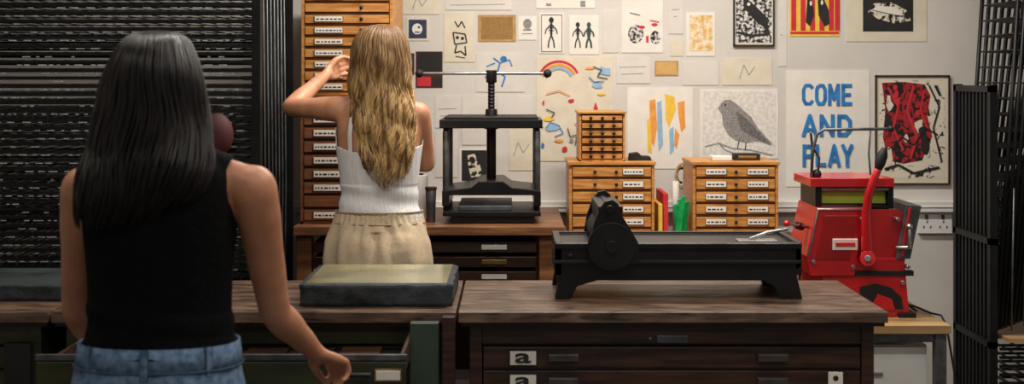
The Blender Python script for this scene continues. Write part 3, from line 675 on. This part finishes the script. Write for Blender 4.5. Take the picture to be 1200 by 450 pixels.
def head(b, c, m, sc_=1.0, yaw=0):
    M = Matrix.Translation(Vector(c)) @ Matrix.Rotation(yaw, 4, 'Z')
    def el(p, r): b.sph(Vector(p)*sc_, tuple(q*sc_ for q in r), m, 24, 16, T=M)
    el((0, -.008, .020), (.075, .094, .090)); el((0, .020, -.035), (.058, .066, .070)); el((0, .045, -.085), (.030, .034, .026))
    el((0, .094, -.012), (.010, .016, .026)); el((0, .104, -.028), (.013, .012, .010)); el((0, .080, .022), (.052, .012, .010))
    el((.035, .068, -.025), (.022, .018, .018)); el((-.035, .068, -.025), (.022, .018, .018)); el((0, .083, -.058), (.024, .012, .012))
    el((.078, -.004, -.008), (.008, .020, .032)); el((-.078, -.004, -.008), (.008, .020, .032))
    return M
def facebits(M, par, s_=1.0):
    b = MB()
    for sx in (-.031, .031):
        b.sph(M @ (Vector((sx, .078, .004))*s_), .0125, eyew); b.sph(M @ (Vector((sx, .0865, .004))*s_), .0058, irism)
        b.tube([M @ (Vector((sx+q, .091-abs(q)*.25, .024-abs(q)*.12))*s_) for q in (-.016, 0, .016)], .0025, irism, 6)
    b.tube([M @ (Vector((q, .094-abs(q)*.35, -.057))*s_) for q in (-.022, -.01, 0, .01, .022)], [.002, .0045, .0042, .0045, .002], lipm, 8)
    b.build('face_features', 0, par)
def bake(b, voxel, hands=(), iters=14, hr=.13, shape=None):
    me = bpy.data.meshes.new('t'); bmesh.ops.recalc_face_normals(b.bm, faces=b.bm.faces[:]); b.bm.to_mesh(me); b.bm.free()
    o = bpy.data.objects.new('t', me); sc.collection.objects.link(o)
    r = o.modifiers.new('r', 'REMESH'); r.mode = 'VOXEL'; r.voxel_size = voxel; r.use_smooth_shade = True
    dg = bpy.context.evaluated_depsgraph_get(); m2 = bpy.data.meshes.new_from_object(o.evaluated_get(dg)); bpy.data.objects.remove(o)
    n = len(m2.vertices); co = np.empty(n*3); m2.vertices.foreach_get('co', co); co = co.reshape(-1, 3)
    e = np.empty(len(m2.edges)*2, int); m2.edges.foreach_get('vertices', e); e = e.reshape(-1, 2)
    deg = np.maximum(np.bincount(e.ravel(), minlength=n), 1).astype(float)[:, None]
    w = np.ones(n)
    for h, hr_ in hands: w = np.minimum(w, np.clip((np.linalg.norm(co-np.array(h), axis=1)-hr_)/.05, 0, 1))
    for it in range(iters):
        acc = np.zeros_like(co)
        for k in range(3):
            acc[:, k] = np.bincount(e[:, 0], co[e[:, 1], k], n)+np.bincount(e[:, 1], co[e[:, 0], k], n)
        av = acc/deg; ww = (w if it >= 2 else np.ones(n))[:, None]
        co = co+(av-co)*.55*ww
    if shape is not None: co = shape(co)
    m2.vertices.foreach_set('co', co.ravel()); m2.update(); return m2
def place(me, name, mat, par):
    co = np.empty(len(me.vertices)*3); me.vertices.foreach_get('co', co); co = co.reshape(-1, 3); c = (co.min(0)+co.max(0))/2
    me.vertices.foreach_set('co', (co-c).ravel()); me.update(); me.materials.clear(); me.materials.append(mat)
    for p in me.polygons: p.use_smooth = True; p.material_index = 0
    o = bpy.data.objects.new(name, me); sc.collection.objects.link(o); o.location = c; setpar(o, par); return o
def garment(me, f, name, mat, par, off, thick=.004, smooth=6):
    bm = bmesh.new(); bm.from_mesh(me); fv = {v: f(v.co) for v in bm.verts}
    new = []
    for e in bm.edges[:]:
        a, c = e.verts; fa, fb = fv[a], fv[c]
        if (fa > 0) != (fb > 0):
            t = min(max(fa/(fa-fb), .02), .98); ne, nv = bmesh.utils.edge_split(e, a, t); fv[nv] = 0; new.append(nv)
    bmesh.ops.connect_verts(bm, verts=new)
    kill = [q for q in bm.faces if sum(fv[v] for v in q.verts)/len(q.verts) <= 0]
    bmesh.ops.delete(bm, geom=kill, context='FACES')
    bm.normal_update()
    nr = {v: v.normal.copy() for v in bm.verts}
    for v in bm.verts: v.co += nr[v]*off(v.co)
    m2 = bpy.data.meshes.new(name); bm.to_mesh(m2); bm.free()
    o = place(m2, name, mat, par); s = o.modifiers.new('s', 'SOLIDIFY'); s.thickness = thick; s.offset = -1; return o
def dseg(p, a, c):
    ab = c-a; t = max(0, min(1, (p-a).dot(ab)/ab.length_squared)); return (p-(a+ab*t)).length, t
def hair(par, rings, mat, matcore, nst, tend, rad, wave=0, wl=.12, core_cut=.9, seed=1, spread=(-.02, .05)):
    rnd = random.Random(seed); A = np.array(rings, float)
    def Sf(th, t):
        u = t*(len(A)-1); i = min(int(u), len(A)-2); k = u-i
        p0, p1, p2, p3 = A[max(i-1, 0)], A[i], A[i+1], A[min(i+2, len(A)-1)]
        q = .5*((2*p1)+(-p0+p2)*k+(2*p0-5*p1+4*p2-p3)*k*k+(-p0+3*p1-3*p2+p3)*k**3)
        return Vector((q[1]+max(q[3], .004)*math.cos(th), q[2]+max(q[4], .004)*math.sin(th), q[0]))
    b = MB(); nr, ns = 50, 40; V = []
    for i in range(nr+1):
        t = core_cut*i/nr; c = Sf(0, t)*.5+Sf(math.pi, t)*.5
        V.append([b.bm.verts.new(c+(Sf(2*math.pi*k/ns, t)-c)*.96) for k in range(ns)])
    for P_, Q in zip(V, V[1:]):
        for k in range(ns): b.fc([P_[k], P_[(k+1) % ns], Q[(k+1) % ns], Q[k]], matcore, True)
    b.fc(V[0][::-1], matcore); b.fc(V[-1], matcore); b.build('hair_mass', 0, par)
    cu = bpy.data.curves.new('hair_strands', 'CURVE'); cu.dimensions = '3D'; cu.bevel_depth = rad; cu.bevel_resolution = 1; cu.use_fill_caps = True
    for s in range(nst):
        th0 = rnd.uniform(0, 2*math.pi); te = tend(th0)*rnd.uniform(.9, 1.04); te = min(te, 1); N = 34
        ph = rnd.uniform(0, 1.6)+th0*1.5; am = wave*rnd.uniform(.6, 1.3); k_ = 1+rnd.uniform(*spread); dth = rnd.uniform(-.16, .16); st = rnd.uniform(0, .03)
        sp = cu.splines.new('POLY'); sp.points.add(N-1)
        for i in range(N):
            t = st+(te-st)*i/(N-1); th = th0+dth*t
            c = (Sf(0, t)+Sf(math.pi, t))*.5; p = c+(Sf(th, t)-c)*k_
            g_ = min(1, max(0, (t-.22)/.3)); zz = p.z
            o = am*g_*math.sin(2*math.pi*zz/wl+ph); tg = Vector((-math.sin(th), math.cos(th), 0)); ou = Vector((math.cos(th), math.sin(th), 0))
            p = p+tg*o+ou*(am*.5*g_*math.cos(2*math.pi*zz/wl+ph))
            sp.points[i].co = (p.x, p.y, p.z, 1); sp.points[i].radius = (1-.75*max(0, (i/(N-1)-.7)/.3))*rnd.uniform(.85, 1.1)
    cu.materials.append(mat); o = bpy.data.objects.new('hair_strands', cu); sc.collection.objects.link(o); setpar(o, par)
def shoes(par, ft, z=0):
    b = MB()
    for (x, y) in ft:
        A = [(-.075, .030), (-.05, .036), (0, .036), (.06, .043), (.11, .045), (.15, .036), (.17, .018)]
        for lo, hi, k, m in ((.0, .02, 1.06, solem),):
            pts = [(x+w*k, y+yy) for yy, w in A]+[(x-w*k, y+yy) for yy, w in A[::-1]]
            vs = [b.bm.verts.new((p[0], p[1], lo)) for p in pts]; vt = [b.bm.verts.new((p[0], p[1], hi)) for p in pts]
            b.fc(vs[::-1], m); b.fc(vt, m)
            for i in range(len(vs)): j = (i+1) % len(vs); b.fc([vs[i], vs[j], vt[j], vt[i]], m)
        limb(b, [(x, y-.04, .06), (x, y+.02, .06), (x, y+.08, .05), (x, y+.13, .038)], [.036, .038, .037, .028], shoem)
        limb(b, [(x, y-.03, .06), (x, y-.03, .11)], [.038, .042], shoem)
    b.build('shoes', 0, par)
def empty(name, loc):
    e = bpy.data.objects.new(name, None); sc.collection.objects.link(e); e.location = loc; return e
def folds(p, s, a): return a*noise.noise(Vector((p.x*s, p.y*s, p.z*s*.3)))

# ---- woman 1 (dark hair, black top, jeans)
W1 = empty('woman', (-.735, 2.85, 0)); cx, cy = -.735, 2.85
b = MB(); m = skin1
loft(b, [(.84, cx, cy, .13, .10), (.90, cx, cy-.01, .17, .125), (.97, cx, cy-.008, .168, .118), (1.04, cx, cy, .150, .100), (1.10, cx, cy+.002, .138, .092), (1.18, cx, cy, .138, .094), (1.27, cx, cy, .146, .104), (1.35, cx, cy-.004, .152, .100), (1.40, cx, cy-.008, .145, .080), (1.44, cx, cy-.008, .085, .058), (1.47, cx, cy, .05, .05)], m)
for s in (-1, 1): limb(b, [(cx+s*.06, cy+.085, 1.29), (cx+s*.065, cy+.105, 1.27)], [.05, .045], m)
sR = Vector((X(297, 2.86), 2.86, 1.368)); sL = Vector((X(99, 2.86), 2.86, 1.365))
eR = P(322, 366, 2.99); eL = Vector((-.945, 2.97, 1.09)); wR = P(371, 414, 3.19); wL = Vector((-.925, 3.18, .935))
def arm(b, s, e, w, m, k=1.0):
    s, e, w = Vector(s), Vector(e), Vector(w)
    limb(b, [s, s.lerp(e, .22), s.lerp(e, .55), s.lerp(e, .9), e], [.050*k, .048*k, .041*k, .036*k, .035*k], m)
    limb(b, [e, e.lerp(w, .25), e.lerp(w, .6), w], [.035*k, .037*k, .030*k, .022*k], m)
arm(b, sR, eR, wR, m); arm(b, sL, eL, wL, m)
for s in (sR, sL): limb(b, [(cx, cy-.01, 1.46), Vector((cx, cy-.01, 1.445)).lerp(s, .5)+Vector((0, 0, .006)), s], [.038, .034, .042], m)
limb(b, [(cx, cy-.005, 1.42), (cx+.002, cy+.0, 1.5), (cx, cy+.01, 1.54)], [.058, .052, .052], m)
gR = Vector((-.395, 3.335, .872)); 
hand(b, wR, gR+Vector((0, -.045, .03))-wR, (-1, .2, .1), (0, -.3, -1), m, (38, 48, 30))
gL = Vector((-.915, 3.335, .872)); hand(b, wL, gL+Vector((0, -.05, .03))-wL, (1, .2, .1), (0, -.3, -1), m, (38, 48, 30))
M1 = head(b, (cx-.002, cy+.012, 1.582), m, .97, .05)
for s in (-1, 1): limb(b, [(cx+s*.085, cy, .88), (cx+s*.09, cy-.005, .70), (cx+s*.092, cy+.005, .48), (cx+s*.094, cy-.015, .30), (cx+s*.096, cy-.01, .09)], [.085, .078, .052, .050, .034], m)
me = bake(b, .0045, hands=[(wR+(gR-wR)*.6, .09), (wL+(gL-wL)*.6, .09), ((cx, cy+.06, 1.56), .10)])
def f1(p):
    dd = 9
    for (s, e, w_) in ((sR, eR, wR), (sL, eL, wL)):
        q, t = dseg(p, s, e); dd = min(dd, q-(.073-min(1, t/.3)*.022))
        q, t = dseg(p, e, w_); dd = min(dd, q-.052)
    dn = math.hypot(p.x-cx, (p.y-cy))-.082 if p.z > 1.40 else 1
    return min(p.z-1.025, dd, dn, 1.47-p.z, .17-abs(p.x-cx))
garment(me, f1, 'tank_top', blackfab, W1, lambda p: .009+folds(p, 14, .007)*(1 if p.z < 1.3 else .4)+.004*max(0, math.sin(p.z*70+p.x*9))*(p.z < 1.16))
place(me, 'body', skin1, W1); facebits(M1, W1, .97)
b = MB()
loft(b, [(.80, cx, cy, .12, .11), (.87, cx, cy-.014, .182, .135), (.93, cx, cy-.014, .182, .134), (.98, cx, cy-.008, .174, .124), (1.03, cx, cy-.002, .163, .112), (1.045, cx, cy, .160, .109)], denim)
for s in (-1, 1):
    limb(b, [(cx+s*.088, cy-.005, .88), (cx+s*.092, cy-.005, .70), (cx+s*.094, cy+.005, .48), (cx+s*.096, cy-.012, .30), (cx+s*.098, cy-.01, .12)], [.093, .088, .068, .066, .060], denim)
    limb(b, [(cx+s*.075, cy-.075, .90), (cx+s*.078, cy-.07, .86)], [.070, .066], denim)
def dsh(co):
    for i in range(len(co)):
        p = Vector(co[i]); a = folds(p, 22, .006); r = Vector((p.x-cx, p.y-cy, 0)).normalized(); co[i] = p+r*a
    return co
mj = bake(b, .007, iters=6, shape=dsh); jn = place(mj, 'jeans', denim, W1)
b = MB(); seg = 56
for (za, zb, k) in ((1.005, 1.052, 1.035),):
    R0 = []; R1 = []
    for i in range(seg):
        a = 2*math.pi*i/seg; c, s = math.cos(a), math.sin(a); c_ = math.copysign(abs(c)**.91, c); s_ = math.copysign(abs(s)**.91, s)
        R0.append(b.bm.verts.new((cx+.172*c_, cy-.004+.121*s_, za))); R1.append(b.bm.verts.new((cx+.166*c_, cy+.114*s_, zb)))
    for i in range(seg): b.fc([R0[i], R0[(i+1) % seg], R1[(i+1) % seg], R1[i]], denim, True)
o = b.build('jeans_waistband', 0, W1); sm = o.modifiers.new('s', 'SOLIDIFY'); sm.thickness = .004
denimD = pm('denim_seam', '#34495f', '#4a6078', 60, .85)
b = MB()
for a in (-90, -135, -45, 40, 140):
    a = math.radians(a); px_, py_ = cx+.172*math.cos(a), cy-.003+.120*math.sin(a)
    M = Matrix.Translation((px_, py_, 1.02)) @ Matrix.Rotation(a+math.pi/2, 4, 'Z'); b.box(-.007, .007, -.005, .004, -.028, .032, denim, M); b.box(-.0085, .0085, -.0035, .004, -.03, .033, denimD, M)
ring = [(cx+.1735*math.copysign(abs(math.cos(a))**.91, math.cos(a)), cy-.004+.1225*math.copysign(abs(math.sin(a))**.91, math.sin(a)), 1.006) for a in [2*math.pi*k/48 for k in range(49)]]
b.tube(ring, .0018, denimD, 6)
for s in (-1, 1):
    b.tube([(cx+s*.045, cy-.146, .965), (cx+s*.13, cy-.118, .968), (cx+s*.128, cy-.124, .90), (cx+s*.088, cy-.150, .865), (cx+s*.047, cy-.156, .885), (cx+s*.045, cy-.146, .965)], .0022, denimD, 6)
b.build('belt_loops_and_seams', 0, W1)
shoes(W1, [(cx-.098, cy), (cx+.098, cy)])
def px1(p, q, y, yc, ry, d=2.83): return (Z(y, d), (X(p, d)+X(q, d))/2, yc, (X(q, d)-X(p, d))/2, ry)
r1 = [px1(176, 190, 37, cy-.01, .012), px1(152, 213, 43, cy-.01, .06), px1(138, 225, 62, cy-.018, .088), px1(126, 235, 92, cy-.026, .096), px1(119, 241, 128, cy-.035, .085), px1(112, 247, 165, cy-.05, .078), px1(106, 251, 194, cy-.068, .075), px1(105, 243, 220, cy-.085, .06), px1(105, 226, 243, cy-.095, .04), px1(106, 206, 264, cy-.10, .022)]
hair(W1, r1, hairB, hairB, 640, lambda t: .97-.12*max(0, math.cos(t))-.04*abs(math.sin(3*t)), .0029, wave=.008, wl=.22, core_cut=.82, seed=3, spread=(-.03, .06))

# ---- woman 2 (blonde, white top, linen trousers)
W2 = empty('woman', (-.475, 4.85, 0)); cx, cy = -.472, 4.85
b = MB(); m = skin2
loft(b, [(.90, cx, cy, .13, .10), (.98, cx, cy-.005, .168, .12), (1.06, cx, cy, .155, .108), (1.13, cx, cy+.002, .136, .092), (1.20, cx, cy+.002, .130, .086), (1.28, cx, cy, .136, .092), (1.36, cx, cy, .145, .100), (1.43, cx, cy-.004, .148, .094), (1.485, cx, cy-.006, .132, .074), (1.525, cx, cy-.004, .075, .055), (1.55, cx, cy, .045, .045)], m)
for s in (-1, 1): limb(b, [(cx+s*.058, cy+.08, 1.385), (cx+s*.062, cy+.10, 1.365)], [.048, .043], m)
sL2 = Vector((-.618, 4.855, 1.485)); eL2 = P(340, 126, 4.99); wL2 = P(384, 86, 5.18)
sR2 = Vector((-.335, 4.855, 1.468)); eR2 = P(500, 192, 4.97); wR2 = Vector((-.42, 5.18, 1.285))
arm(b, sL2, eL2, wL2, m, .95); arm(b, sR2, eR2, wR2, m, .92)
for s in (sL2, sR2): limb(b, [(cx, cy-.008, 1.54), Vector((cx, cy-.008, 1.525)).lerp(s, .5)+Vector((0, 0, .004)), s], [.036, .034, .040], m)
limb(b, [(cx, cy-.003, 1.50), (cx+.004, cy+.004, 1.57), (cx+.008, cy+.012, 1.63)], [.055, .048, .048], m)
hL = P(412, 71, 5.36); hand(b, wL2, hL-wL2, (0, -.1, 1), (1, .3, 0), m, (18, 30, 25))
hR = Vector((-.50, 5.36, 1.31)); hand(b, wR2, hR-wR2, (-.2, 0, 1), (-1, .3, 0), m, (20, 30, 25))
M2 = head(b, (cx+.006, cy+.012, 1.668), m, 1.0, .25)
for s in (-1, 1): limb(b, [(cx+s*.082, cy, .95), (cx+s*.088, cy-.005, .76), (cx+s*.09, cy+.005, .51), (cx+s*.092, cy-.015, .32), (cx+s*.094, cy-.01, .09)], [.085, .078, .052, .050, .034], m)
def bsh(co):
    x = co[:, 0]-cx; y = co[:, 1]; z = co[:, 2]; bk = (y < cy-.02)&(z < 1.53)&(z > 1.1)&(np.abs(x) < .16)
    co[:, 1] += bk*.007*np.exp(-(x/.012)**2)*np.clip((z-1.25)/.08, 0, 1)
    for s in (-1, 1):
        co[:, 1] -= bk*.009*np.exp(-((x-s*.075)/.028)**2-((z-1.42)/.05)**2)
    return co
me = bake(b, .0048, hands=[(wL2+(hL-wL2)*.6, .09), (wR2+(hR-wR2)*.6, .09), ((cx, cy+.06, 1.65), .10)], shape=bsh)
def f2(p):
    dd = 9
    for (s, e, w_) in ((sR2, eR2, wR2), (sL2, eL2, wL2)):
        q, t = dseg(p, s, e); dd = min(dd, q-(.066-min(1, t/.3)*.018))
        q, t = dseg(p, e, w_); dd = min(dd, q-.042)
    ax = abs(p.x-cx); top = (1.338 if p.y < cy else 1.42)+.35*max(0, ax-.085)
    strap = min(.0065-abs(ax-.088+.02*max(0, p.z-1.40)*5), 1.55-p.z)
    if p.z < 1.3 and p.y < cy+.06: dd = max(dd, .148-ax)
    return min(p.z-1.09, .155-ax, cy+.16-p.y, max(min(top-p.z, dd), strap))
garment(me, f2, 'camisole_top', ribbed, W2, lambda p: .009+folds(p, 16, .005)+.003*math.sin(p.z*85+p.x*14)*(p.z < 1.22)*(p.z > 1.1))
place(me, 'body', skin2, W2); facebits(M2, W2)
b = MB()
loft(b, [(.84, cx, cy, .15, .12), (.92, cx, cy-.012, .192, .145), (1.0, cx, cy-.012, .186, .140), (1.05, cx, cy-.006, .172, .126), (1.10, cx, cy, .156, .112), (1.125, cx, cy, .150, .106)], linen)
for s in (-1, 1):
    limb(b, [(cx+s*.09, cy, .92), (cx+s*.098, cy-.005, .74), (cx+s*.105, cy, .50), (cx+s*.108, cy-.005, .30), (cx+s*.11, cy, .12)], [.105, .108, .105, .102, .100], linen)
    limb(b, [(cx+s*.072, cy-.075, 1.0), (cx+s*.078, cy-.075, .95)], [.078, .078], linen)
def lsh(co):
    for i in range(len(co)):
        p = Vector(co[i]); g_ = min(1, max(.2, (1.12-p.z)/.10)); a = folds(p, 15, .014)*g_+folds(p, 34, .004)
        th = math.atan2(p.y-cy, p.x-cx)
        if p.z > 1.085: a += .0035*math.sin(th*40)
        else: a += .004*math.sin(th*17+noise.noise(Vector((th*2, p.z*6, 0)))*3)*max(0, 1-(1.085-p.z)/.12)
        if p.y < cy: a -= .012*math.exp(-((p.x-cx)/.014)**2)*(p.z < 1.06)
        r = Vector((p.x-cx, p.y-cy, 0)).normalized(); co[i] = p+r*a
    return co
mj = bake(b, .006, iters=5, shape=lsh); place(mj, 'linen_trousers', linen, W2)
b = MB()
for zz in (1.125, 1.085):
    b.tube([(cx+.155*math.cos(a)*(1 if zz > 1.1 else 1.05), cy+.112*math.sin(a)*(1 if zz > 1.1 else 1.05), zz) for a in [2*math.pi*k/60 for k in range(61)]], .003, pm('linen_seam', '#a58f70', '#b39d7e', 60, .9), 6)
b.build('trouser_waistband_seams', 0, W2)
shoes(W2, [(cx-.11, cy), (cx+.11, cy)])
def px2(p, q, y, yc, ry, d=4.82): return (Z(y, d), (X(p, d)+X(q, d))/2, yc, (X(q, d)-X(p, d))/2, ry)
r2 = [px2(444, 452, 29, cy-.01, .012), px2(428, 466, 33, cy-.01, .06), px2(416, 475, 46, cy-.018, .09), px2(412, 479, 68, cy-.026, .10), px2(411, 480, 92, cy-.034, .088), px2(413, 483, 118, cy-.05, .078), px2(417, 486, 145, cy-.075, .062), px2(423, 485, 170, cy-.09, .05), px2(431, 481, 195, cy-.10, .04), px2(440, 472, 222, cy-.10, .02)]
hair(W2, r2, hairG, hairGd, 480, lambda t: .98-.10*abs(math.cos(t)), .0036, wave=.013, wl=.13, core_cut=.86, seed=5)

# ---------------- lights
def light_fixture(x, y, L, e, alongx=True):
    w = .14; b = MB(); hx, hy = (L/2, w/2) if alongx else (w/2, L/2)
    b.box(x-hx, x+hx, y-hy, y+hy, 2.93, 3.0, plastic); b.build('ceiling_light', .004)
    l = bpy.data.lights.new('ceiling_tube', 'AREA'); l.shape = 'RECTANGLE'; l.size = hx*2; l.size_y = hy*2; l.energy = e; l.color = (1, .935, .845)
    o = bpy.data.objects.new('ceiling_tube', l); sc.collection.objects.link(o); o.location = (x, y, 2.92)
light_fixture(.4, 4.9, 1.8, 68); light_fixture(-1.2, 3.3, 1.4, 18); light_fixture(1.0, 3.0, 1.8, 28); light_fixture(0, 1.2, 2.4, 22)
w = bpy.data.worlds.new('World'); sc.world = w; w.use_nodes = True
w.node_tree.nodes['Background'].inputs[0].default_value = (1, .96, .91, 1); w.node_tree.nodes['Background'].inputs[1].default_value = .18

cam = bpy.data.cameras.new('camera'); co_ = bpy.data.objects.new('camera', cam); sc.collection.objects.link(co_)
co_.location = (0, 0, 1.6); co_.rotation_euler = (math.pi/2, 0, 0); cam.sensor_width = 36; cam.lens = 48; cam.shift_y = -135/1200
cam.dof.use_dof = True; cam.dof.focus_distance = 4.9; cam.dof.aperture_fstop = 4.0
sc.camera = co_
